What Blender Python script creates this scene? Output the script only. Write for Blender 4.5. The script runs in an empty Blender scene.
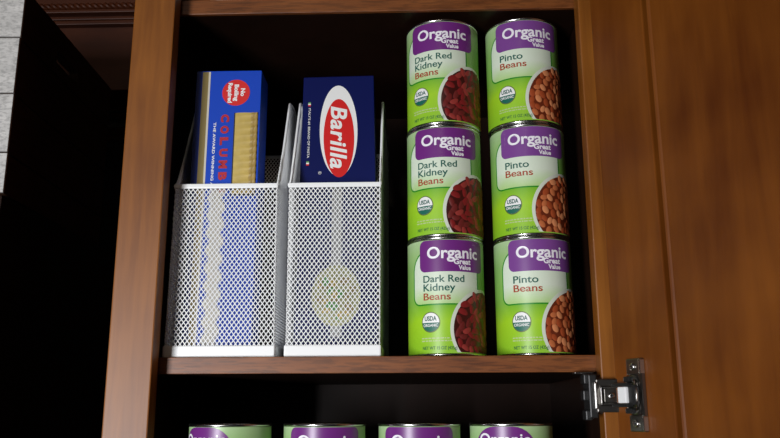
import bpy, bmesh, math, random
from mathutils import Vector, Matrix
random.seed(7)
S = bpy.context.scene
COL = S.collection
PI = math.pi
R = math.radians

# ---------------------------------------------------------------- materials
def new_mat(name):
    m = bpy.data.materials.new(name); m.use_nodes = True
    nt = m.node_tree; b = nt.nodes['Principled BSDF']
    return m, nt, b

def plain(name, col, rough=.5, metal=0., spec=.5, coat=0., noise=0., nscale=60., bump=0.):
    m, nt, b = new_mat(name)
    b.inputs['Base Color'].default_value = (*col, 1)
    b.inputs['Roughness'].default_value = rough
    b.inputs['Metallic'].default_value = metal
    b.inputs['Specular IOR Level'].default_value = spec
    b.inputs['Coat Weight'].default_value = coat
    if noise or bump:
        tc = nt.nodes.new('ShaderNodeTexCoord')
        n = nt.nodes.new('ShaderNodeTexNoise'); n.inputs['Scale'].default_value = nscale
        n.inputs['Detail'].default_value = 4
        nt.links.new(tc.outputs['Object'], n.inputs['Vector'])
        if noise:
            mx = nt.nodes.new('ShaderNodeMix'); mx.data_type = 'RGBA'
            mx.inputs[6].default_value = (*[c*(1-noise) for c in col], 1)
            mx.inputs[7].default_value = (*[min(1, c*(1+noise)) for c in col], 1)
            nt.links.new(n.outputs['Fac'], mx.inputs[0])
            nt.links.new(mx.outputs[2], b.inputs['Base Color'])
        if bump:
            bp = nt.nodes.new('ShaderNodeBump'); bp.inputs['Strength'].default_value = bump
            bp.inputs['Distance'].default_value = .001
            nt.links.new(n.outputs['Fac'], bp.inputs['Height'])
            nt.links.new(bp.outputs['Normal'], b.inputs['Normal'])
    return m

def wood(name, dark, light, scale=(60, 60, 4), rough=.38, spec=.45, pores=.0, blotch=.5, coat=.0, bump=.15):
    m, nt, b = new_mat(name)
    N = nt.nodes; L = nt.links
    tc = N.new('ShaderNodeTexCoord'); mp = N.new('ShaderNodeMapping')
    mp.inputs['Scale'].default_value = scale
    L.new(tc.outputs['Object'], mp.inputs['Vector'])
    n1 = N.new('ShaderNodeTexNoise'); n1.inputs['Scale'].default_value = 1.6
    n1.inputs['Detail'].default_value = 6; n1.inputs['Roughness'].default_value = .6; n1.inputs['Distortion'].default_value = .3
    L.new(mp.outputs['Vector'], n1.inputs['Vector'])
    n2 = N.new('ShaderNodeTexNoise'); n2.inputs['Scale'].default_value = 9; n2.inputs['Detail'].default_value = 3
    L.new(tc.outputs['Object'], n2.inputs['Vector'])
    ad = N.new('ShaderNodeMix'); ad.data_type = 'FLOAT'; ad.inputs[0].default_value = blotch
    L.new(n1.outputs['Fac'], ad.inputs[2]); L.new(n2.outputs['Fac'], ad.inputs[3])
    cr = N.new('ShaderNodeValToRGB')
    cr.color_ramp.elements[0].position = .33; cr.color_ramp.elements[0].color = (*dark, 1)
    cr.color_ramp.elements[1].position = .68; cr.color_ramp.elements[1].color = (*light, 1)
    L.new(ad.outputs[0], cr.inputs['Fac'])
    out = cr.outputs['Color']
    if pores:
        mp2 = N.new('ShaderNodeMapping'); mp2.inputs['Scale'].default_value = tuple(s*5 for s in scale)
        L.new(tc.outputs['Object'], mp2.inputs['Vector'])
        n3 = N.new('ShaderNodeTexNoise'); n3.inputs['Scale'].default_value = 1.5; n3.inputs['Detail'].default_value = 3
        L.new(mp2.outputs['Vector'], n3.inputs['Vector'])
        r3 = N.new('ShaderNodeValToRGB'); r3.color_ramp.elements[0].position = .40; r3.color_ramp.elements[1].position = .52
        r3.color_ramp.elements[0].color = (1-pores, 1-pores, 1-pores, 1)
        L.new(n3.outputs['Fac'], r3.inputs['Fac'])
        mu = N.new('ShaderNodeMix'); mu.data_type = 'RGBA'; mu.blend_type = 'MULTIPLY'; mu.inputs[0].default_value = 1
        L.new(out, mu.inputs[6]); L.new(r3.outputs['Color'], mu.inputs[7]); out = mu.outputs[2]
    L.new(out, b.inputs['Base Color'])
    b.inputs['Roughness'].default_value = rough
    b.inputs['Specular IOR Level'].default_value = spec
    b.inputs['Coat Weight'].default_value = coat
    b.inputs['Coat Roughness'].default_value = .3
    bp = N.new('ShaderNodeBump'); bp.inputs['Strength'].default_value = bump; bp.inputs['Distance'].default_value = .0006
    L.new(n1.outputs['Fac'], bp.inputs['Height']); L.new(bp.outputs['Normal'], b.inputs['Normal'])
    return m

def ramp_z(name, stops, rough=.35, nz=.02, streak=.0, pale=(.6, .8, .5)):
    """printed paper: colour runs by the height on the object itself"""
    m, nt, b = new_mat(name); N = nt.nodes; L = nt.links
    tc = N.new('ShaderNodeTexCoord'); sp = N.new('ShaderNodeSeparateXYZ')
    L.new(tc.outputs['Object'], sp.inputs[0])
    n = N.new('ShaderNodeTexNoise'); n.inputs['Scale'].default_value = 38; n.inputs['Detail'].default_value = 2
    L.new(tc.outputs['Object'], n.inputs['Vector'])
    ma = N.new('ShaderNodeMath'); ma.operation = 'MULTIPLY_ADD'; ma.inputs[1].default_value = nz*2
    L.new(n.outputs['Fac'], ma.inputs[0]); L.new(sp.outputs['Z'], ma.inputs[2])
    mr = N.new('ShaderNodeMapRange'); mr.inputs[1].default_value = nz; mr.inputs[2].default_value = .1118+nz
    L.new(ma.outputs[0], mr.inputs[0])
    cr = N.new('ShaderNodeValToRGB')
    e = cr.color_ramp.elements
    e[0].position = stops[0][0]; e[0].color = (*stops[0][1], 1)
    e[1].position = stops[-1][0]; e[1].color = (*stops[-1][1], 1)
    for p, c in stops[1:-1]:
        q = e.new(p); q.color = (*c, 1)
    L.new(mr.outputs[0], cr.inputs['Fac'])
    out = cr.outputs['Color']
    if streak:
        n2 = N.new('ShaderNodeTexNoise'); n2.inputs['Scale'].default_value = 22
        L.new(tc.outputs['Object'], n2.inputs['Vector'])
        r = N.new('ShaderNodeMapRange'); r.inputs[1].default_value = .45; r.inputs[2].default_value = .75; r.inputs[4].default_value = streak
        L.new(n2.outputs['Fac'], r.inputs[0])
        mx = N.new('ShaderNodeMix'); mx.data_type = 'RGBA'; mx.inputs[7].default_value = (*pale, 1)
        L.new(r.outputs[0], mx.inputs[0]); L.new(out, mx.inputs[6]); out = mx.outputs[2]
    L.new(out, b.inputs['Base Color'])
    b.inputs['Roughness'].default_value = rough; b.inputs['Specular IOR Level'].default_value = .5
    return m

M = dict(
    frame=wood('stained_maple', (.140, .039, .003), (.275, .092, .010), (70, 70, 5), rough=.42, spec=.38, blotch=.45),
    shelf=wood('shelf_maple', (.13, .034, .006), (.25, .080, .018), (8, 90, 90), rough=.42, pores=.35, blotch=.4),
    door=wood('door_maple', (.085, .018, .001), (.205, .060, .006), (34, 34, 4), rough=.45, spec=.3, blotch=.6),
    dark=wood('cabinet_interior', (.010, .004, .002), (.019, .007, .004), (40, 40, 4), rough=.4, spec=.16),  # dark stain, taken darker: the inside's shade is put into this colour
    reddark=wood('mahogany_stain', (.050, .011, .003), (.095, .023, .006), (8, 50, 50), rough=.5, spec=.3),
    grey=wood('weathered_grey_board', (.42, .41, .395), (.70, .68, .65), (25, 60, 60), rough=.85, spec=.1, pores=.25, blotch=.3, bump=.6),
    sideboard=wood('brown_side_board', (.045, .020, .011), (.085, .040, .022), (50, 8, 60), rough=.8, spec=.1, pores=.2),
    white=plain('white_powder_coat', (.88, .89, .88), .35, spec=.5),
    tin=plain('tin_plate', (.62, .62, .60), .22, metal=1),
    steel=plain('nickel_steel', (.55, .53, .50), .24, metal=1),
    steel_d=plain('dark_nickel', (.22, .205, .19), .30, metal=1),
    black=plain('black_plastic', (.012, .012, .012), .4),
    wplastic=plain('white_plastic', (.85, .85, .85), .35),
    wall=plain('dark_wall_paint', (.018, .011, .008), .8, noise=.2),
    ceramic=plain('pale_ceramic', (.62, .62, .58), .3),
    green=ramp_z('label_green', [(0, (.24, .50, .02)), (.28, (.33, .60, .02)), (.45, (.16, .42, .03)), (.75, (.20, .42, .10)), (1, (.40, .56, .30))], streak=.35, pale=(.42, .62, .22), nz=.008),
    panel=ramp_z('label_pale_panel', [(.38, (.34, .58, .10)), (.47, (.46, .64, .30)), (.58, (.66, .74, .60)), (1, (.60, .72, .55))], nz=.006, streak=.3, pale=(.75, .80, .72)),
    outline=plain('label_dark_green', (.015, .23, .012), .4),
    purple=plain('label_purple', (.150, .022, .190), .33, noise=.08, nscale=30),
    violet=plain('label_violet', (.185, .055, .260), .33, noise=.08, nscale=30),
    wprint=plain('white_print', (.82, .80, .84), .4),
    gtext=plain('dark_teal_print', (.012, .10, .075), .4),
    rtext=plain('brick_red_print', (.36, .055, .02), .4),
    ptext=plain('pale_small_print', (.45, .55, .25), .4),
    ktext=plain('net_weight_print', (.03, .13, .05), .4),
    seal_g=plain('seal_green', (.01, .13, .09), .4),
    seal_r=plain('seal_ring', (.12, .16, .03), .4),
    bowl=plain('bowl_rim_print', (.62, .66, .56), .35),
    kbase=plain('kidney_bean_gaps', (.045, .005, .004), .35),
    pbase=plain('pinto_bean_gaps', (.13, .020, .006), .35),
    kb1=plain('kidney_bean_print', (.19, .014, .014), .35, spec=.25), kb2=plain('kidney_bean_print_light', (.27, .035, .028), .35, spec=.25),
    kb3=plain('kidney_bean_print_dark', (.13, .014, .012), .5, spec=.25),
    pb1=plain('pinto_bean_print', (.46, .13, .045), .35, spec=.25), pb2=plain('pinto_bean_print_light', (.60, .22, .09), .35, spec=.25),
    pb3=plain('pinto_bean_print_dark', (.32, .060, .018), .35, spec=.25),
    blue=plain('carton_blue', (.006, .055, .46), .45, spec=.22), blue_d=plain('carton_blue_band', (.006, .022, .17), .45, spec=.22),
    navy=plain('carton_navy', (.002, .006, .075), .45, spec=.22),
    tan=plain('carton_tan', (.27, .20, .06), .5), pale=plain('carton_pale_line', (.62, .58, .48), .5),
    red_d=plain('carton_deep_red', (.42, .010, .020), .4), red=plain('carton_red', (.62, .012, .012), .4), cwhite=plain('carton_white', (.82, .82, .80), .4),
    pasta=plain('pasta_yellow', (.50, .36, .09), .45, noise=.25, nscale=120),
    pasta_d=plain('pasta_edge', (.36, .24, .06), .45, noise=.3, nscale=150),
    carddark=plain('window_edge', (.01, .01, .015), .5),
    leafgreen=plain('print_green', (.10, .30, .08), .5), dish=plain('print_dish', (.34, .34, .16), .5), band=plain('print_band', (.30, .30, .30), .5),
)

# ---------------------------------------------------------------- helpers
def link(name, me, parent=None, loc=(0, 0, 0), rot=(0, 0, 0)):
    o = bpy.data.objects.new(name, me); COL.objects.link(o)
    o.location = loc; o.rotation_euler = rot
    if parent: o.parent = parent
    return o

def tag(o, label=None, cat=None, group=None, kind=None):
    if label: o['label'] = label
    if cat: o['category'] = cat
    if group: o['group'] = group
    if kind: o['kind'] = kind
    return o

class MB:
    """collects vertices and faces of one mesh, with several materials"""
    def __init__(s): s.v = []; s.f = []; s.m = []; s.mats = []; s.sm = []
    def mi(s, mat):
        if mat not in s.mats: s.mats.append(mat)
        return s.mats.index(mat)
    def add(s, vs, fs, mat, smooth=False):
        k = len(s.v); s.v += [tuple(v) for v in vs]; i = s.mi(mat)
        for f in fs: s.f.append([k+a for a in f]); s.m.append(i); s.sm.append(smooth)
    def box(s, lo, hi, mat, bev=0., mtx=None):
        bm = bmesh.new(); bmesh.ops.create_cube(bm, size=1)
        for v in bm.verts:
            v.co = Vector([(lo[i]+hi[i])/2 + v.co[i]*(hi[i]-lo[i]) for i in range(3)])
        if bev: bmesh.ops.bevel(bm, geom=bm.edges[:], offset=bev, segments=2, affect='EDGES', profile=.6)
        s.bm(bm, mat, mtx)
    def bm(s, bm, mat, mtx=None, smooth=False):
        if mtx: bm.transform(mtx)
        bm.verts.index_update()
        s.add([v.co[:] for v in bm.verts], [[v.index for v in f.verts] for f in bm.faces], mat, smooth); bm.free()
    def lathe(s, prof, mat, n=64, mtx=None, smooth=True, cap=False):
        vs = []; fs = []
        for (r, z) in prof:
            for k in range(n):
                a = 2*PI*k/n; p = Vector((r*math.cos(a), r*math.sin(a), z))
                vs.append((mtx @ p)[:] if mtx else p[:])
        for i in range(len(prof)-1):
            for k in range(n):
                fs.append([i*n+k, i*n+(k+1) % n, (i+1)*n+(k+1) % n, (i+1)*n+k])
        s.add(vs, fs, mat, smooth)
        if cap:
            s.add([vs[k] for k in range(n)], [list(range(n))[::-1]], mat)
            s.add([vs[(len(prof)-1)*n+k] for k in range(n)], [list(range(n))], mat)
    def tube(s, pts, r, mat, n=8):
        pts = [Vector(p) for p in pts]; vs = []; fs = []
        for i, p in enumerate(pts):
            d = (pts[min(i+1, len(pts)-1)] - pts[max(i-1, 0)]).normalized()
            u = d.orthogonal().normalized() if i == 0 else (u - d*u.dot(d)).normalized()
            w = d.cross(u)
            for k in range(n):
                a = 2*PI*k/n; vs.append((p + (u*math.cos(a)+w*math.sin(a))*r)[:])
        for i in range(len(pts)-1):
            for k in range(n): fs.append([i*n+k, i*n+(k+1) % n, (i+1)*n+(k+1) % n, (i+1)*n+k])
        fs.append(list(range(n))[::-1]); fs.append([(len(pts)-1)*n+k for k in range(n)])
        s.add(vs, fs, mat, True)
    def mesh(s, name):
        me = bpy.data.meshes.new(name); me.from_pydata(s.v, [], s.f)
        for m in s.mats: me.materials.append(m)
        me.polygons.foreach_set('material_index', s.m)
        me.polygons.foreach_set('use_smooth', s.sm)
        me.update(); return me
    def build(s, name, parent=None, loc=(0, 0, 0), rot=(0, 0, 0)):
        return link(name, s.mesh(name), parent, loc, rot)

def empty(name, loc=(0, 0, 0), rot=(0, 0, 0)):
    return link(name, None, None, loc, rot)

def text_poly(txt, height=None, width=None, bold=0., shear=0., spacing=1.):
    """flat lettering as (verts2d, faces), baseline at 0, left at 0"""
    cu = bpy.data.curves.new('t', 'FONT'); cu.body = txt; cu.size = 1; cu.offset = bold; cu.shear = shear
    cu.space_character = spacing; cu.resolution_u = 5
    o = bpy.data.objects.new('t', cu); COL.objects.link(o)
    bpy.context.view_layer.update()
    dg = bpy.context.evaluated_depsgraph_get()
    me = bpy.data.meshes.new_from_object(o.evaluated_get(dg))
    vs = [(v.co.x, v.co.y) for v in me.vertices]; fs = [list(p.vertices) for p in me.polygons]
    bpy.data.objects.remove(o); bpy.data.curves.remove(cu); bpy.data.meshes.remove(me)
    x0 = min(v[0] for v in vs); x1 = max(v[0] for v in vs)
    ky = height/.70 if height else 1      # cap height of the built-in font ~.70
    kx = width/(x1-x0) if width else ky
    return [((x-x0)*kx, y*ky) for x, y in vs], fs

# ---------------------------------------------------------------- the can label (u = mm round the can, v = mm up)
CR = .0370; CH = .1118; VS = 1.0257   # VS stretches the label layout to the can's height
def wrap(u, v, off):
    a = u/1000/CR; r = CR + off/1000
    return (r*math.sin(a), -r*math.cos(a), v*VS/1000)

def strip(mb, us, lo, hi, off, mat, nv=1):
    vs = []; fs = []
    for u in us:
        for j in range(nv+1):
            t = j/nv; vs.append(wrap(u, lo(u)*(1-t)+hi(u)*t, off))
    n = nv+1
    for i in range(len(us)-1):
        for j in range(nv): fs.append([i*n+j, (i+1)*n+j, (i+1)*n+j+1, i*n+j+1])
    mb.add(vs, fs, mat, True)

def rrect(u0, u1, v0, v1, r, rt=None):
    rt = r if rt is None else rt
    def cut(u, rr):
        d = max(0, rr-(u-u0), rr-(u1-u)); return rr-math.sqrt(max(0, rr*rr-min(d, rr)**2))
    return (lambda u: v0+cut(u, r)), (lambda u: v1-cut(u, rt))

def lin(a, b, n): return [a+(b-a)*i/n for i in range(n+1)]
def edged(a, b, r):      # sample densely near the rounded ends
    e = [a+r*(1-math.cos(PI/2*i/8)) for i in range(8)]
    f = [b-r*(1-math.cos(PI/2*i/8)) for i in range(8)][::-1]
    return e + lin(a+r, b-r, max(4, int((b-a-2*r)/1.5))) + f

def put_text(mb, txt, u, v, off, mat, **k):
    vs, fs = text_poly(txt, **k)
    mb.add([wrap(u+x, v+y, off) for x, y in vs], fs, mat)

def disc(mb, cu, cv, ru, rv, off, mat, vmin=3.4, vmax=200, n=28):
    us = [cu-ru*math.cos(PI*i/n) for i in range(n+1)]
    h = lambda u: rv*math.sqrt(max(0, 1-((u-cu)/ru)**2))
    strip(mb, us, lambda u: min(vmax, max(vmin, cv-h(u))), lambda u: min(vmax, max(vmin, cv+h(u))), off, mat)

def ring_half(mb, pts, w, off, mat):
    """a line of width w along a polyline in label space"""
    vs = []; fs = []
    for i, p in enumerate(pts):
        a = Vector(pts[max(0, i-1)]); b = Vector(pts[min(len(pts)-1, i+1)]); d = (b-a).normalized(); nn = Vector((-d.y, d.x))*w/2
        vs += [wrap(p[0]+nn.x, p[1]+nn.y, off), wrap(p[0]-nn.x, p[1]-nn.y, off)]
    for i in range(len(pts)-1): fs.append([2*i, 2*i+1, 2*i+3, 2*i+2])
    mb.add(vs, fs, mat)

def bean(mb, cu, cv, L, W, ang, mat, kidney):
    n = 14; rings = [(1, 0.0), (.75, .25), (.35, .38)]
    vs = []; fs = []
    ca, sa = math.cos(ang), math.sin(ang)
    for sc, h in rings:
        for k in range(n):
            t = 2*PI*k/n
            x = L*sc*math.cos(t); y = W*sc*math.sin(t)
            if kidney: y -= .28*W*(1-(x/L)**2)*(.9) - .14*W
            U = cu+x*ca-y*sa; V = max(3.4, cv+x*sa+y*ca)
            vs.append(wrap(U, V, .26+h))
    vs.append(wrap(cu, max(3.4, cv), 0.26+.40))
    for i in range(2):
        for k in range(n): fs.append([i*n+k, i*n+(k+1) % n, (i+1)*n+(k+1) % n, (i+1)*n+k])
    for k in range(n): fs.append([2*n+k, 2*n+(k+1) % n, 3*n])
    mb.add(vs, fs, mat, True)

def label_mesh(kind):
    rnd = random.Random(5 if kind == 'kidney' else 11)
    mb = MB()
    full = lin(-PI*CR*1000, PI*CR*1000, 96)
    strip(mb, full, lambda u: 2.6, lambda u: 106.2, 0, M['green'], 12)
    if kind == 'back':
        pu = M['purple']
        lo, hi = rrect(-30, 30, 74, 106, 9, 22)
        strip(mb, edged(-30, 30, 22), lo, hi, .15, pu)
        put_text(mb, 'Organic', -23, 91.2, .4, M['wprint'], height=9.2, width=46, bold=.018)
        return mb.mesh('label')
    # pale panel and its dark green outline
    a, b_, lo_v, hi_v = -43, 26, 46.5, 97
    lo, hi = rrect(a, b_, lo_v, hi_v, 8, 20)
    strip(mb, edged(a, b_, 20), lo, hi, .05, M['panel'], 8)
    pts = []
    def arc(cx, cy, r, a0, a1): return [(cx+r*math.cos(a0+(a1-a0)*i/12), cy+r*math.sin(a0+(a1-a0)*i/12)) for i in range(13)]
    pts += arc(b_-20, hi_v-20, 20, R(80), 0)
    pts += arc(b_-8, lo_v+8, 8, 0, R(-90)) + [(u, lo_v) for u in lin(b_-9, a+9, 40)] + arc(a+8, lo_v+8, 8, R(-90), R(-180))
    pts += arc(a+20, hi_v-20, 20, R(180), R(100))
    ring_half(mb, pts, 1.35, .10, M['outline'])
    # purple block with the lettering
    lo, hi = rrect(-34.5, 34, 76.3, 105.8, 6, 6)
    strip(mb, edged(-34.5, 34, 6), lo, hi, .16, M['purple'] if kind == 'kidney' else M['violet'])
    put_text(mb, 'Organic', -26, 88.8, .40, M['wprint'], height=10.4, width=52, bold=.024)
    put_text(mb, 'Great', -.5, 83.2, .40, M['wprint'], height=4.8, width=17.5, bold=.035)
    put_text(mb, 'Value', 4.0, 78.2, .40, M['wprint'], height=4.0, width=13, bold=.035)
    if kind == 'kidney':
        put_text(mb, 'Dark Red', -30.5, 66.8, .3, M['gtext'], height=6.4, width=40, bold=.012)
        put_text(mb, 'Kidney', -30.5, 58.8, .3, M['gtext'], height=6.6, width=31, bold=.012)
        put_text(mb, 'Beans', -30.5, 50.6, .3, M['rtext'], height=6.4, width=26.5, bold=.012)
    else:
        put_text(mb, 'Pinto', -30, 65.6, .3, M['gtext'], height=6.6, width=24, bold=.012)
        put_text(mb, 'Beans', -30, 57.6, .3, M['rtext'], height=6.4, width=27.5, bold=.012)
    # seal
    cu, cv = -23.5, 30.5
    disc(mb, cu, cv, 9.4, 9.4, .10, M['seal_r']); disc(mb, cu, cv, 8.5, 8.5, .16, M['cwhite'])
    us = [cu-8.5*math.cos(PI*i/28) for i in range(29)]
    h = lambda u: math.sqrt(max(0, 8.5**2-(u-cu)**2))
    strip(mb, us, lambda u: cv-h(u), lambda u: min(cv-.4, cv+h(u)), .22, M['seal_g'])
    put_text(mb, 'USDA', cu-6, cv+1.4, .3, M['gtext'], height=4.0, width=12, bold=.03)
    put_text(mb, 'ORGANIC', cu-7.3, cv-4.0, .34, M['cwhite'], height=2.5, width=14.6, bold=.02)
    for i, (y, w) in enumerate(((15.6, 26), (13.2, 30))):       # tiny unreadable lines of pale print
        x = -33.
        while x < -33+w:
            l = rnd.uniform(1.2, 3.6); strip(mb, [x, x+l], lambda u: y, lambda u: y+1.1, .1, M['ptext']); x += l+.7
    put_text(mb, 'NET WT 15 OZ (425g)', -32, 6.0, .3, M['ktext'], height=2.9, width=33, bold=.008)
    # bowl of beans
    cu, cv, rr = 32.5, 24, 37.5
    base = M['kbase'] if kind == 'kidney' else M['pbase']
    disc(mb, cu, cv, rr, rr, .18, M['bowl'], n=48); disc(mb, cu+.8, cv-.4, rr-2.4, rr-2.4, .24, base, n=48)
    mats = [M['kb1'], M['kb2'], M['kb3']] if kind == 'kidney' else [M['pb1'], M['pb2'], M['pb3']]
    L, W = (5.0, 2.8) if kind == 'kidney' else (3.9, 2.75)
    pts = []; tries = 0; md = (5.9 if kind == 'kidney' else 5.3)
    while tries < 9000:
        tries += 1
        t = rnd.uniform(0, 2*PI); q = math.sqrt(rnd.random())*(rr-5.2)
        p = (cu+.8+q*math.cos(t), cv+q*math.sin(t))
        if p[1] < 4.5: continue
        if all((p[0]-o[0])**2+(p[1]-o[1])**2 > md*md for o in pts): pts.append(p)
    for p in pts:
        an = rnd.gauss(PI/2, .8); k = rnd.uniform(.86, 1.12)
        bean(mb, p[0], p[1], L*k, W*k, an, rnd.choice(mats), kind == 'kidney')
    return mb.mesh('label')

def can_body_mesh():
    mb = MB(); r = CR; h = CH
    prof = [(.001, .0030), (r-.0042, .0030), (r-.0036, .0006), (r-.0014, .0), (r+.0003, .0010), (r+.0003, .0022), (r-.0006, .0028), (r-.0006, .0032)]
    prof += [(r-.0006, h-.0034), (r-.0006, h-.0029), (r+.0001, h-.0026), (r+.0006, h-.0020), (r+.0006, h-.0008), (r-.0004, h), (r-.0017, h), (r-.0026, h-.0008), (r-.0030, h-.0048)]
    mb.lathe(prof, M['tin'], 96)
    return mb.mesh('body')
def can_lid_mesh():
    mb = MB(); r = CR-.0030; z = CH-.0048
    mb.lathe([(r, z), (r-.003, z-.0002), (r-.0045, z+.0012), (r-.006, z), (r-.013, z), (r-.0145, z+.0008), (r-.016, z), (.0005, z)], M['tin'], 64)
    return mb.mesh('lid')

BODY = can_body_mesh(); LID = can_lid_mesh()
LAB = {k: label_mesh(k) for k in ('kidney', 'pinto', 'back')}

def make_can(kind):
    t = empty('bean_can')
    link('body', BODY, t); link('lid', LID, t); link('label', LAB[kind], t)
    return t
def copy_tree(o, parent=None):
    c = o.copy(); COL.objects.link(c); c.parent = parent
    for ch in list(o.children): copy_tree(ch, c)
    return c

CY = .0650; SH = -.0016
plan = [
    ('kidney', .0312, 0, 10.5, 'dark red kidney bean can at the bottom of the left stack, standing on the shelf'),
    ('kidney', .0316, 1, 2.5, 'dark red kidney bean can in the middle of the left stack'),
    ('kidney', .0322, 2, -3, 'dark red kidney bean can on top of the left stack'),
    ('pinto', .1160, 0, 8.5, 'pinto bean can at the bottom of the right stack, standing on the shelf'),
    ('pinto', .1160, 1, 2.5, 'pinto bean can in the middle of the right stack'),
    ('pinto', .1148, 2, 2, 'pinto bean can on top of the right stack'),
]
protos = {}
for kind, x, lv, rz, lab in plan:
    if kind not in protos: protos[kind] = o = make_can(kind)
    else: o = copy_tree(protos[kind])
    o.location = (x, CY + (.0, .0006, -.0004)[lv], SH + lv*CH + .0002*lv+.0001); o.rotation_euler = (0, 0, R(rz))
    tag(o, lab, 'can', 'stacked bean cans on the middle shelf')
LOWZ = -.1722
low = [
    ('back', -.1692, -29, 'leftmost can on the bottom shelf, purple patch cut off at its left edge'),
    ('kidney', -.0828, 7, 'second can from the left on the bottom shelf, wide purple label block'),
    ('kidney', .0036, -1, 'third can from the left on the bottom shelf, right under the left can stack'),
    ('back', .0866, -17, 'rightmost can on the bottom shelf, rounded purple patch, nearest the hinge'),
]
for kind, x, rz, lab in low:
    if kind not in protos: protos[kind] = o = make_can(kind)
    else: o = copy_tree(protos[kind])
    o.location = (x, .0425, LOWZ+.0001); o.rotation_euler = (0, 0, R(rz))
    tag(o, lab, 'can', 'row of bean cans on the bottom shelf')

# ---------------------------------------------------------------- the cabinet
cab = empty('wall_cabinet', (-.05, 0, LOWZ-.02))
tag(cab, 'stained brown maple wall cabinet standing open, with shelves of cans and mesh holders', 'cabinet')
def cpart(mb, name, parent=cab):
    o = mb.build(name, None); o.parent = parent
    w = Vector(parent.location) if parent is cab else None
    if w is not None: o.location = -w
    return o
ZB, ZT = -.205, .62
IX0, IX1, DEP = -.2415, .1705, .335
for s, x0, x1 in (('l', -.2725, -.2322), ('r', .1615, .2015)):
    mb = MB(); mb.box((x0, 0, ZB), (x1, .019, ZT), M['frame'], .0012); cpart(mb, 'stile')
mb = MB(); mb.box((-.2322, .0002, ZB), (.1615, .0188, LOWZ-.0005), M['frame'], .001); cpart(mb, 'bottom_rail')
mb = MB(); mb.box((-.2322, .0002, ZT-.05), (.1615, .0188, ZT), M['frame'], .001); cpart(mb, 'top_rail')
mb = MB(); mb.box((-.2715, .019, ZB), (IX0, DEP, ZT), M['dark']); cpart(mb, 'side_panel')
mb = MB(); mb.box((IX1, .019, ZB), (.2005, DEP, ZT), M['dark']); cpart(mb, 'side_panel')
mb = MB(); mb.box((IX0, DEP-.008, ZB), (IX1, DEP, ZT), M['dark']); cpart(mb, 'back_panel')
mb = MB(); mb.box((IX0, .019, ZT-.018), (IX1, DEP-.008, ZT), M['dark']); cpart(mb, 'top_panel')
def shelf(z0, z1, front, name='shelf'):
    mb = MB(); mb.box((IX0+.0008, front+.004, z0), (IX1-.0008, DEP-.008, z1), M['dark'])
    o = cpart(mb, name)
    e = MB(); e.box((IX0+.0008, front, z0), (IX1-.0008, front+.0045, z1+.00005), M['shelf'], .0007)
    eo = e.build('edge_band', o); return o
shelf(-.0166, SH, .0215)
shelf(.3405, .3565, .0215)
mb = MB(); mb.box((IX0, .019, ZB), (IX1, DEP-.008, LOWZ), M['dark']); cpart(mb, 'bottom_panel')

# door, swung open: local x runs from the hinge edge outward, local y=0 is the inner face
ANG = R(113); SX, SY = .1716, -.006
door = empty('door'); door.parent = cab
door.location = Vector((SX, SY, 0)) - Vector(cab.location)
door.rotation_euler = (0, 0, math.atan2(-math.sin(ANG), -math.cos(ANG)))
# in this frame +y points away from the inner face's side or toward it depending on handedness
DS = .072; DW = .43; DZ0, DZ1 = -.19, .60
# local +y: rotate(d,90): d=(.39,-.92) -> (.92,.39): that is the OUTER side, so the inner face is y=0 and thickness goes to +y
def dbox(name, lo, hi, bev=.0012, mat='door'):
    b = MB(); b.box(lo, hi, M[mat], bev); return b.build(name, door)
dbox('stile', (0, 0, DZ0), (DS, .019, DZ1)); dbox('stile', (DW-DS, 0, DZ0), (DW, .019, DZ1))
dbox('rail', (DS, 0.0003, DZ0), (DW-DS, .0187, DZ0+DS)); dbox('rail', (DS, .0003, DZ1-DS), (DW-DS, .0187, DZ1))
# raised panel: sloped moulding down to a recess, then the flat field
pm = MB()
def frame_ring(prof, mat):
    X0, X1, Z0, Z1 = DS, DW-DS, DZ0+DS, DZ1-DS
    vs = []; fs = []
    for (d, y) in prof:
        vs += [(X0+d, y, Z0+d), (X1-d, y, Z0+d), (X1-d, y, Z1-d), (X0+d, y, Z1-d)]
    for i in range(len(prof)-1):
        for k in range(4): fs.append([i*4+k, i*4+(k+1) % 4, (i+1)*4+(k+1) % 4, (i+1)*4+k])
    pm.add(vs, fs, mat)
    n = (len(prof)-1)*4; pm.add(vs[n:n+4], [[0, 1, 2, 3]], mat)
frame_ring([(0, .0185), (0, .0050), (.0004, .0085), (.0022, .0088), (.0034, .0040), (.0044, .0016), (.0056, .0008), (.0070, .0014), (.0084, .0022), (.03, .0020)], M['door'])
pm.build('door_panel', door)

# hinge (thing > part > sub-part would be one level too deep below the door, so the hinge belongs to the cabinet)
hin = empty('hinge'); hin.parent = cab
hin.location = Vector((0, 0, 0)) - Vector(cab.location)
HZ = -.0378
def hb(mb, name): return mb.build(name, hin)
# bracket wrapping the edge of the stile, seen in front of the dark cabinet opening
a = MB()
a.box((.1490, -.0050, HZ-.0185), (.1560, .0200, HZ+.0180), M['black'], .0012)
a.box((.1560, .0005, HZ-.0150), (.1614, .0210, HZ+.0150), M['black'], .0008)
a.box((.1462, .0000, HZ-.0205), (.1520, .0150, HZ-.0120), M['black'], .0012)
a.box((.1462, .0000, HZ+.0100), (.1520, .0150, HZ+.0185), M['black'], .0012)
a.box((.1450, .0000, HZ-.0040), (.1500, .0130, HZ+.0050), M['black'], .0012)
a.box((.1400, .0060, HZ+.0190), (.1560, .0200, HZ+.0205), M['steel_d'], .0004)
hb(a, 'frame_bracket')
a = MB()
a.box((.1524, -.0100, HZ-.0115), (.1556, -.0048, HZ+.0115), M['steel'], .0014)
a.box((.1545, -.0085, HZ-.0140), (.1790, -.0050, HZ-.0080), M['steel_d'], .0010)
a.box((.1545, -.0085, HZ+.0080), (.1790, -.0050, HZ+.0140), M['steel_d'], .0010)
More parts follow.
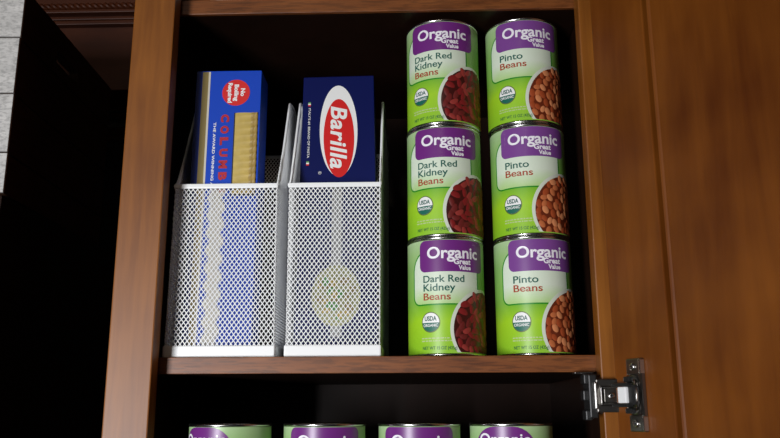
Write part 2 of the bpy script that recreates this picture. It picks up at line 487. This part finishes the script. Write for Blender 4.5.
a.box((.1555, -.0064, HZ-.0082), (.1785, -.0040, HZ+.0082), M['steel_d'], .0006)
a.box((.1575, -.0108, HZ-.0070), (.1592, -.0060, HZ+.0070), M['steel'], .0006)
a.box((.1745, -.0108, HZ-.0070), (.1765, -.0060, HZ+.0070), M['steel'], .0006)
a.box((.1582, -.0095, HZ+.0062), (.1735, -.0060, HZ+.0076), M['steel'], .0005)
a.box((.1582, -.0095, HZ-.0076), (.1735, -.0060, HZ-.0062), M['steel'], .0005)
a.box((.1612, -.0076, HZ-.0055), (.1702, -.0060, HZ+.0055), M['steel_d'], .0005)
hb(a, 'arm')
def screw(x, y, z, rot, r=.0034, name='screw'):
    b = MB()
    b.lathe([(r, 0), (r, .0008), (r*.8, .0016), (r*.35, .0018), (.0001, .0010)], M['steel'], 20)
    for an in (0, PI/2):
        b.box((-r*.55, -.0004, .0014), (r*.55, .0004, .00195), M['black'], 0, Matrix.Rotation(an, 4, 'Z'))
    o = b.build(name, hin, (x, y, z)); o.rotation_euler = rot; return o
screw(.1672, -.0074, HZ, (PI/2, 0, 0), .0028)
# cup plate on the door, in door coordinates
dm = Matrix.Translation((SX, SY, 0)) @ Matrix.Rotation(door.rotation_euler.z, 4, 'Z')
def dloc(mb_fn):
    b = MB(); mb_fn(b)
    b.v = [tuple(dm @ Vector(v)) for v in b.v]; return b
CX = .0262; TB = .0228
def cup(b):
    prof = [(.0004, -.0004), (.0095, -.0004), (.0110, -.0026), (.0150, -.0032), (.0168, -.0022), (.0175, -.0002)]
    b.lathe(prof, M['steel_d'], 40, Matrix.Translation((CX, 0, HZ)) @ Matrix.Rotation(PI/2, 4, 'X') @ Matrix.Diagonal((.72, 1, -1, 1)))
    b.box((CX+.0095, -.0034, HZ-.025), (CX+.0140, -.0002, HZ+.025), M['steel_d'], .0006)
b = dloc(cup); hb(b, 'cup_plate')
for sz in (-1, 1):
    def tab(b, sz=sz):
        b.box((CX-.0065, -.0030, HZ+sz*TB-.0066), (CX+.0140, -.0001, HZ+sz*TB+.0066), M['steel_d'], .0010)
        b.box((CX+.0118, -.0052, HZ+sz*TB-.0060), (CX+.0142, -.0001, HZ+sz*TB+.0060), M['steel'], .0009)
    hb(dloc(tab), 'mounting_tab')
    p = dm @ Vector((CX+.0025, -.0030, HZ+sz*TB))
    screw(p.x, p.y, p.z, (PI/2, 0, door.rotation_euler.z), .0032)
def link_arm(b):
    b.box((.0080, -.0105, HZ-.0098), (.0290, -.0050, HZ-.0070), M['black'], .0008)
    b.box((.0080, -.0105, HZ+.0070), (.0290, -.0050, HZ+.0098), M['black'], .0008)
    b.box((.0260, -.0085, HZ-.0085), (.0360, -.0030, HZ+.0085), M['black'], .0028)
    b.box((.0200, -.0070, HZ-.0150), (.0280, -.0025, HZ-.0105), M['black'], .0010)
    b.box((.0200, -.0070, HZ+.0105), (.0280, -.0025, HZ+.0150), M['black'], .0010)
    b.tube([(.0315, -.0040, HZ-.012), (.0345, -.0065, HZ-.006), (.0365, -.0070, HZ), (.0345, -.0065, HZ+.006), (.0315, -.0040, HZ+.012)], .0011, M['steel'])
hb(dloc(link_arm), 'link_arm')
def damper(b):
    b.box((.0165, -.0110, HZ-.0066), (.0275, -.0072, HZ+.0066), M['wplastic'], .0012)
tag(hb(dloc(damper), 'damper_block'), 'white plastic block in the hinge')

# ---------------------------------------------------------------- mesh holders
def clip_seg(p, q, poly):
    """clip segment to convex polygon (counter-clockwise)"""
    t0, t1 = 0., 1.; d = (q[0]-p[0], q[1]-p[1])
    for i in range(len(poly)):
        a = poly[i]; b = poly[(i+1) % len(poly)]
        n = (-(b[1]-a[1]), b[0]-a[0])
        den = n[0]*d[0]+n[1]*d[1]; num = n[0]*(p[0]-a[0])+n[1]*(p[1]-a[1])
        if abs(den) < 1e-12:
            if num < 0: return None
            continue
        t = -num/den
        if den > 0: t0 = max(t0, t)
        else: t1 = min(t1, t)
        if t0 >= t1: return None
    return (p[0]+d[0]*t0, p[1]+d[1]*t0), (p[0]+d[0]*t1, p[1]+d[1]*t1)

def lattice(mb, poly, to3, nrm, cw, ch, wd, th, mat):
    """expanded-metal lattice inside a convex polygon; each diamond is cw wide, ch high"""
    x0 = min(p[0] for p in poly); x1 = max(p[0] for p in poly); y0 = min(p[1] for p in poly); y1 = max(p[1] for p in poly)
    W = x1-x0; H = y1-y0; k = ch/cw
    for sgn in (1, -1):
        c = -H/k - cw; c_end = W + H/k + cw
        while c < c_end:
            # line: x = c + sgn * y/k ; wavy like expanded metal: drawn as straight strand
            p = (x0+c, y0) if sgn > 0 else (x0+c, y0); q = (x0+c+sgn*H/k, y1)
            s = clip_seg(p, q, poly); c += cw
            if not s: continue
            (ax, ay), (bx, by) = s; L = math.hypot(bx-ax, by-ay)
            if L < .0008: continue
            ux, uy = (bx-ax)/L, (by-ay)/L; px, py = -uy*wd/2, ux*wd/2
            off = .00012*sgn
            vs = []
            for (x, y) in ((ax+px, ay+py), (bx+px, by+py), (bx-px, by-py), (ax-px, ay-py)):
                for t in (-th/2+off, th/2+off):
                    P = Vector(to3(x, y)) + Vector(nrm)*t; vs.append(P[:])
            mb.add(vs, [[0, 2, 4, 6], [7, 5, 3, 1], [0, 1, 3, 2], [4, 5, 7, 6]], mat)

def holder(w_bot, w_top, loc, rz, label):
    HF, HB, D = .1658, .277, .255
    t = empty('mesh_magazine_holder', loc, (0, 0, rz))
    tag(t, label, 'magazine holder', 'white mesh holders on the middle shelf')
    wb, wt = w_bot/2, w_top/2
    CWM, CHM, WD = .0043, .0057, .00078
    BZ = .0095
    fw = lambda z: wb+(wt-wb)*z/HF if z <= HF else wt
    f = MB(); poly = [(-wb, BZ), (wb, BZ), (wt, HF-.002), (-wt, HF-.002)]
    lattice(f, poly, lambda x, y: (x, 0.0008, y), (0, 1, 0), CWM, CHM, WD, .0007, M['white']); f.build('front_panel', t)
    f = MB(); poly = [(-wb, BZ), (wb, BZ), (wt, HB-.002), (-wt, HB-.002)]
    lattice(f, poly, lambda x, y: (x, D-.0008, y), (0, 1, 0), CWM, CHM, WD, .0007, M['white']); f.build('back_panel', t)
    cy = .070                                            # where the sloped edge reaches full height
    side = [(0, BZ), (D, BZ), (D, HB-.002), (cy, HB-.002), (0, HF-.002)]
    for s in (-1, 1):
        f = MB()
        lattice(f, side, lambda y, z, s=s: (s*(fw(z)-.0006), y, z), (1, 0, 0), CWM, CHM, WD, .0007, M['white'])
        f.build('side_panel', t)
    # rim: rounded flat band along all top edges
    r = MB()
    e = .0008
    r.box((-wt-e, -.0011, HF-.0048), (wt+e, .0016, HF), M['white'], .0010)
    r.box((-wt-e, D-.0016, HB-.0045), (wt+e, D+.0011, HB), M['white'], .0010)
    for s in (-1, 1):
        pts = [(s*wt, .0, HF-.0020), (s*wt, .006, HF+.0015)]
        for i in range(9):
            q = i/8; pts.append((s*wt, .012+(cy-.020)*q, HF+.006+(HB-.012-HF)*q))
        pts += [(s*wt, cy+.004, HB-.0032), (s*wt, cy+.014, HB-.0020), (s*wt, D, HB-.0020)]
        r.tube(pts, .0015, M['white'], 8)
    r.build('rim', t)
    # solid base strip and floor
    b_ = MB()
    b_.box((-wb-e, -.0014, 0), (wb+e, .0014, BZ+.0012), M['white'], .0012)
    b_.box((-wb-e, D-.0014, 0), (wb+e, D+.0014, BZ+.0012), M['white'], .0012)
    for s in (-1, 1): b_.box((s*wb-.0014, 0, 0), (s*wb+.0014, D, BZ+.0012), M['white'], .0012)
    b_.box((-wb, 0, .0012), (wb, D, .0024), M['white'])
    b_.build('base', t)
    return t
holder(.1022, .0995, (-.1803, .0285, SH+.0002), 0, 'left white wire mesh magazine holder with the bright blue pasta box in it')
holder(.0872, .0880, (-.0752, .0285, SH+.0002), 0, 'right white wire mesh magazine holder with the navy blue pasta box in it')

# ---------------------------------------------------------------- pasta boxes; front-face coordinates in mm (u right, v down from top)
def box_print(name):
    return MB()
class Face:
    def __init__(s, mb, w, h): s.mb = mb; s.w = w; s.h = h
    def p(s, u, v, off): return ((u-s.w/2)/1000, -off/1000, (s.h-v)/1000)
    def rect(s, u0, v0, u1, v1, off, mat, n=1):
        s.mb.add([s.p(u0, v1, off), s.p(u1, v1, off), s.p(u1, v0, off), s.p(u0, v0, off)], [[0, 1, 2, 3]], mat)
    def ell(s, cu, cv, ru, rv, off, mat, n=48, rot=0.):
        vs = []
        for i in range(n):
            t = 2*PI*i/n; x = ru*math.cos(t); y = rv*math.sin(t)
            vs.append(s.p(cu+x*math.cos(rot)-y*math.sin(rot), cv+x*math.sin(rot)+y*math.cos(rot), off))
        s.mb.add(vs, [list(range(n))[::-1]], mat)
    def text_down(s, txt, u, v, off, mat, **k):      # reads top to bottom, cap tops to the right
        vs, fs = text_poly(txt, **k)
        s.mb.add([s.p(u+y, v+x, off) for x, y in vs], fs, mat)
    def text_upright_down(s, txt, u, v, off, mat, pitch, w, h, bold):   # letters turned, set one under the other
        for i, ch in enumerate(txt):
            vs, fs = text_poly(ch, height=h, width=w, bold=bold)
            s.mb.add([s.p(u+y, v+i*pitch+x, off) for x, y in vs], fs, mat)

def carton(name, w, d, h, mat, loc, rot, label):
    t = empty(name, loc, rot); tag(t, label, 'pasta box', 'pasta boxes in the mesh holders')
    mb = MB(); mb.box((-w/2000, 0, 0), (w/2000, d/1000, h/1000), mat, .0007); mb.build('carton', t)
    # end flap seam
    f = MB(); f.box((-w/2000+.001, .001, h/1000), (w/2000-.001, d/1000*.55, h/1000+.0005), mat, .0002); f.build('top_flap', t)
    return t

W, H = 67, 288
t = carton('pasta_box', W, 36, H, M['blue'], (-.1869, .0440, .0019), (R(-.6), 0, R(0)), 'bright blue pasta box with tan stripe and red round badge, in the left mesh holder')
mb = MB(); F = Face(mb, W, H)
F.rect(.4, .5, 6.2, H-.5, .12, M['blue_d'])
F.rect(6.4, .8, 12.6, H-.5, .14, M['tan']); F.rect(12.6, .8, 14.6, H-.5, .14, M['pale'])
F.ell(41.5, 24, 14.2, 14.2, .2, M['red'])
F.text_down('No', 46.5, 19.5, .35, M['cwhite'], height=4.2, width=8.5, bold=.04)
F.text_down('Boiling', 40.0, 15.2, .35, M['cwhite'], height=4.2, width=18, bold=.04)
F.text_down('Required', 33.5, 13.5, .35, M['cwhite'], height=4.2, width=21.5, bold=.04)
F.text_upright_down('COLUMBO', 28.0, 47.5, .35, M['red_d'], 12.2, 8.4, 7.4, .06)
F.text_down('THE AWARD WINNING AMERICAN PASTA', 20.2, 56, .35, M['cwhite'], height=2.6, width=110, bold=.02)
F.rect(40.6, 46, 65, 133, .15, M['carddark'])
# wavy pale band behind the wire
for (u0, u1, v0, v1, m) in ((20, 34, 122, 280, 'pale'),):
    vs = []; n = 60
    for i in range(n+1):
        v = v0+(v1-v0)*i/n; s = 2.2*math.sin(v*.36)
        vs += [F.p(u0+s, v, .25), F.p(u1+s, v, .25)]
    mb.add(vs, [[2*i+2, 2*i+3, 2*i+1, 2*i] for i in range(n)], M[m])
mb.build('printed_front', t)
# pasta seen in the carton's window: curled sheets
mb = MB(); n = 90; vs = []
cols = [(42.0, .2), (46, 1.0), (52, 1.2), (58, .8), (61, 1.6), (62.2, .6), (63.4, 1.8), (64.8, .5)]
for i in range(n+1):
    v = 46.2+(131.5-46.2)*i/n
    for j, (u, o) in enumerate(cols):
        wv = math.sin(v*.9+j*.5)*(1.1 if j >= 3 else .15)
        vs.append(F.p(u+(wv*.5 if 3 <= j < 7 else 0), v, .25+o+max(0, wv)*.5))
fs = []; k = len(cols)
for i in range(n):
    for j in range(k-1): fs.append([(i+1)*k+j, (i+1)*k+j+1, i*k+j+1, i*k+j])
mb.add(vs[:], [f for q, f in enumerate(fs) if q % (k-1) < 3], M['pasta'], True)
mb.add(vs[:], [f for q, f in enumerate(fs) if q % (k-1) >= 3], M['pasta_d'], True)
tag(mb.build('pasta_sheets', t), 'yellow wavy pasta sheets in the box window')

W, H = 76.5, 288
lean = R(-7.6)
t = carton('pasta_box', W, 40, H, M['navy'], (-.0728, .0330, .0070), (lean, R(-.8), 0), 'navy blue pasta box with white and red oval logo, leaning in the right mesh holder')
mb = MB(); F = Face(mb, W, H)
F.ell(38.8, 63.0, 19.8, 52.0, .15, M['cwhite'], rot=R(-1.0))
F.ell(39.2, 71.5, 16.0, 44.5, .25, M['red'], rot=R(-1.0))
vs, fs = text_poly('Barilla', height=16.5, width=71, bold=.024, shear=.22, spacing=1.06)
mb.add([F.p(31.0+y, 35.5+x, .45) for x, y in vs], fs, M['cwhite'])
F.text_down('ITALY\'S #1 BRAND OF PASTA', 6.6, 37, .3, M['cwhite'], height=2.3, width=57, bold=.01)
for v in (30, 97.5):
    F.rect(6.0, v, 8.8, v+1.6, .3, M['leafgreen']); F.rect(6.0, v+1.6, 8.8, v+3.2, .3, M['cwhite']); F.rect(6.0, v+3.2, 8.8, v+4.8, .3, M['red'])
F.text_down('R', 19.5, 110, .3, M['cwhite'], height=1.5, bold=.02)
for i in range(16):
    a0 = 2*PI*i/16; a1 = 2*PI*(i+1)/16
    mb.add([F.p(20.2+q*math.cos(a), 110.6+q*math.sin(a), .3) for q in (1.4, 1.7) for a in (a0, a1)], [[0, 1, 3, 2]], M['cwhite'])
F.rect(33, 124, 43, 278, .15, M['band'])
F.ell(38, 238, 23, 30, .22, M['dish'])
rr = random.Random(3)
for i in range(26):
    a = rr.uniform(0, 2*PI); q = math.sqrt(rr.random())*.78
    F.ell(38+q*22*math.cos(a), 238+q*28*math.sin(a), rr.uniform(2.5, 5), rr.uniform(2, 4.5), .3+i*.01, M[rr.choice(['pasta', 'tan', 'leafgreen', 'dish', 'tan', 'dish'])], 14, rr.uniform(0, 3))
mb.build('printed_front', t)

# this old carton bulges: wider towards its foot than at its top
for ch in t.children:
    for v in ch.data.vertices: v.co.x *= 1.028 - .065*v.co.z/.288
# small pale dish on the top shelf, its foot just in view
mb = MB(); mb.lathe([(.0005, .0005), (.024, .0), (.026, .0008), (.027, .003), (.040, .022), (.047, .040), (.0485, .0405), (.048, .039), (.040, .024), (.026, .006), (.0005, .005)], M['ceramic'], 64)
o = mb.build('bowl', None, (-.176, .075, .3568)); tag(o, 'small pale bowl on the top shelf, barely showing at the upper left', 'bowl')

# ---------------------------------------------------------------- left of the cabinet: crate, dark cabinet, hood panel, wall
cr = empty('wooden_crate', (-.3835, 0, .1498), (0, 0, R(2)))
tag(cr, 'weathered grey board wooden crate with dark brown sides at the left edge', 'crate')
# local: x from -.36 to 0, y 0 (front) to .19
zs = [0.0, .0402, .0998, .1585, .2130]
for i in range(4):
    z0, z1 = zs[i]+.0006, zs[i+1]-.0010
    mb = MB(); mb.box((-.34, 0, z0), (-.0003*(i % 3), .003, z1), M['grey'], .0006); tag(mb.build('front_board', cr), 'weathered grey front board')
    mb = MB(); mb.box((-.34, .25, z0), (-.001, .261, z1), M['sideboard'], .0012); mb.build('back_board', cr)
    for x0 in (-.34, -.0115):
        mb = MB()
        if i == 3:       # the row with the hand hole
            ya, yb, h0, h1 = .088, .150, z0+.013, z0+.027
            mb.box((x0, .0032, z0), (x0+.0105, .2498, h0), M['sideboard']); mb.box((x0, .0032, h1), (x0+.0105, .2498, z1), M['sideboard'])
            mb.box((x0, .0032, h0), (x0+.0105, ya, h1), M['sideboard']); mb.box((x0, yb, h0), (x0+.0105, .2498, h1), M['sideboard'])
        else: mb.box((x0, .0032, z0), (x0+.0105, .2498, z1), M['sideboard'], .001)
        mb.build('side_board', cr)
mb = MB(); mb.box((-.327, .0115, .001), (-.0125, .2495, .009), M['sideboard']); mb.build('bottom_board', cr)

mb = MB(); mb.box((-.80, .004, -.62), (-.386, .340, .149), M['dark'], .0015)
dc = empty('dark_cabinet', (-.6, .2, -.62)); tag(dc, 'very dark wooden cabinet under the grey crate', 'cabinet')
o = mb.build('body', dc, (.6, -.2, .62))
mb = MB(); mb.box((-.798, -.012, -.60), (-.390, .0036, .135), M['dark'], .002); mb.build('door', dc, (.6, -.2, .62))

hp = empty('hood_panel', (-.6, .32, .363))
tag(hp, 'dark reddish wood panel with rope moulding between the crate and the open cabinet', 'panel')
def hpp(mb, n): return mb.build(n, hp, (.6, -.32, -.363))
HX0, HX1 = -.95, -.2735
mb = MB(); mb.box((HX0, .265, .363), (HX1, .338, .68), M['reddark'], .001); hpp(mb, 'panel')
mb = MB()
for (z, d, h) in ((.4815, .012, .005), (.473, .008, .004), (.465, .010, .006)):
    mb.box((HX0, .265-d, z-.012), (HX1, .266, z-.012+h), M['reddark'], .0012)
hpp(mb, 'step_moulding')
mb = MB(); Rr = .0042
for ph in (0, PI):
    pts = []
    for i in range(420):
        x = HX0+(HX1-HX0)*i/419; q = x/.016*2*PI+ph
        pts.append((x, .262-.0028+.0022*math.cos(q)*1., (.4815)+.0022*math.sin(q)))
    mb.tube(pts, .0028, M['reddark'], 6)
hpp(mb, 'rope_moulding')

mb = MB(); mb.box((-2.2, .342, -1.4), (2.2, .40, 1.3), M['wall']); tag(mb.build('wall_back'), kind='structure')
mb = MB()
for z in (.352, .360, .325): mb.box((-.95, .330, z), (-.2735, .342, z+.004), M['reddark'], .001)
mb.box((-.95, .3335, .318), (-.2735, .342, .3365), M['reddark'], .001)
tag(mb.build('trim_1'), kind='structure')

# ---------------------------------------------------------------- light: daylight from a window low to the left behind the camera
def area(name, loc, target, size, energy, col, spread):
    l = bpy.data.lights.new(name, 'AREA'); l.shape = 'RECTANGLE'; l.size, l.size_y = size; l.energy = energy; l.color = col; l.spread = R(spread)
    o = bpy.data.objects.new(name, l); COL.objects.link(o); o.location = loc
    o.rotation_euler = (Vector(target)-Vector(loc)).to_track_quat('-Z', 'Y').to_euler(); return o
area('window_daylight', (-1.15, -2.05, -.40), (-.10, 0, -.16), (.50, .85), 9.0, (.96, .97, 1.0), 60)
area('moulding_fill', (-.33, -1.9, .95), (-.34, .26, .47), (.25, .25), .16, (1.0, .88, .70), 40)  # added weak fill to brighten the hood moulding, not a fixture of the room
w = bpy.data.worlds.new('World'); S.world = w; w.use_nodes = True
w.node_tree.nodes['Background'].inputs[0].default_value = (.8, .85, 1, 1)
w.node_tree.nodes['Background'].inputs[1].default_value = .006

# ---------------------------------------------------------------- camera
cd = bpy.data.cameras.new('camera'); cd.sensor_width = 36; cd.sensor_fit = 'HORIZONTAL'; cd.lens = 36*805/780
cd.clip_start = .01
co = bpy.data.objects.new('camera', cd); COL.objects.link(co)
co.matrix_world = Matrix.Translation((0, -.715, -.051)) @ Matrix.Rotation(R(1.7), 4, 'Z') @ Matrix.Rotation(R(103.5), 4, 'X') @ Matrix.Rotation(R(-.2), 4, 'Z')
S.camera = co
S.view_settings.view_transform = 'Standard'; S.view_settings.look = 'None'
S.view_settings.exposure = -.22; S.view_settings.gamma = 1; S.view_settings.use_curve_mapping = False
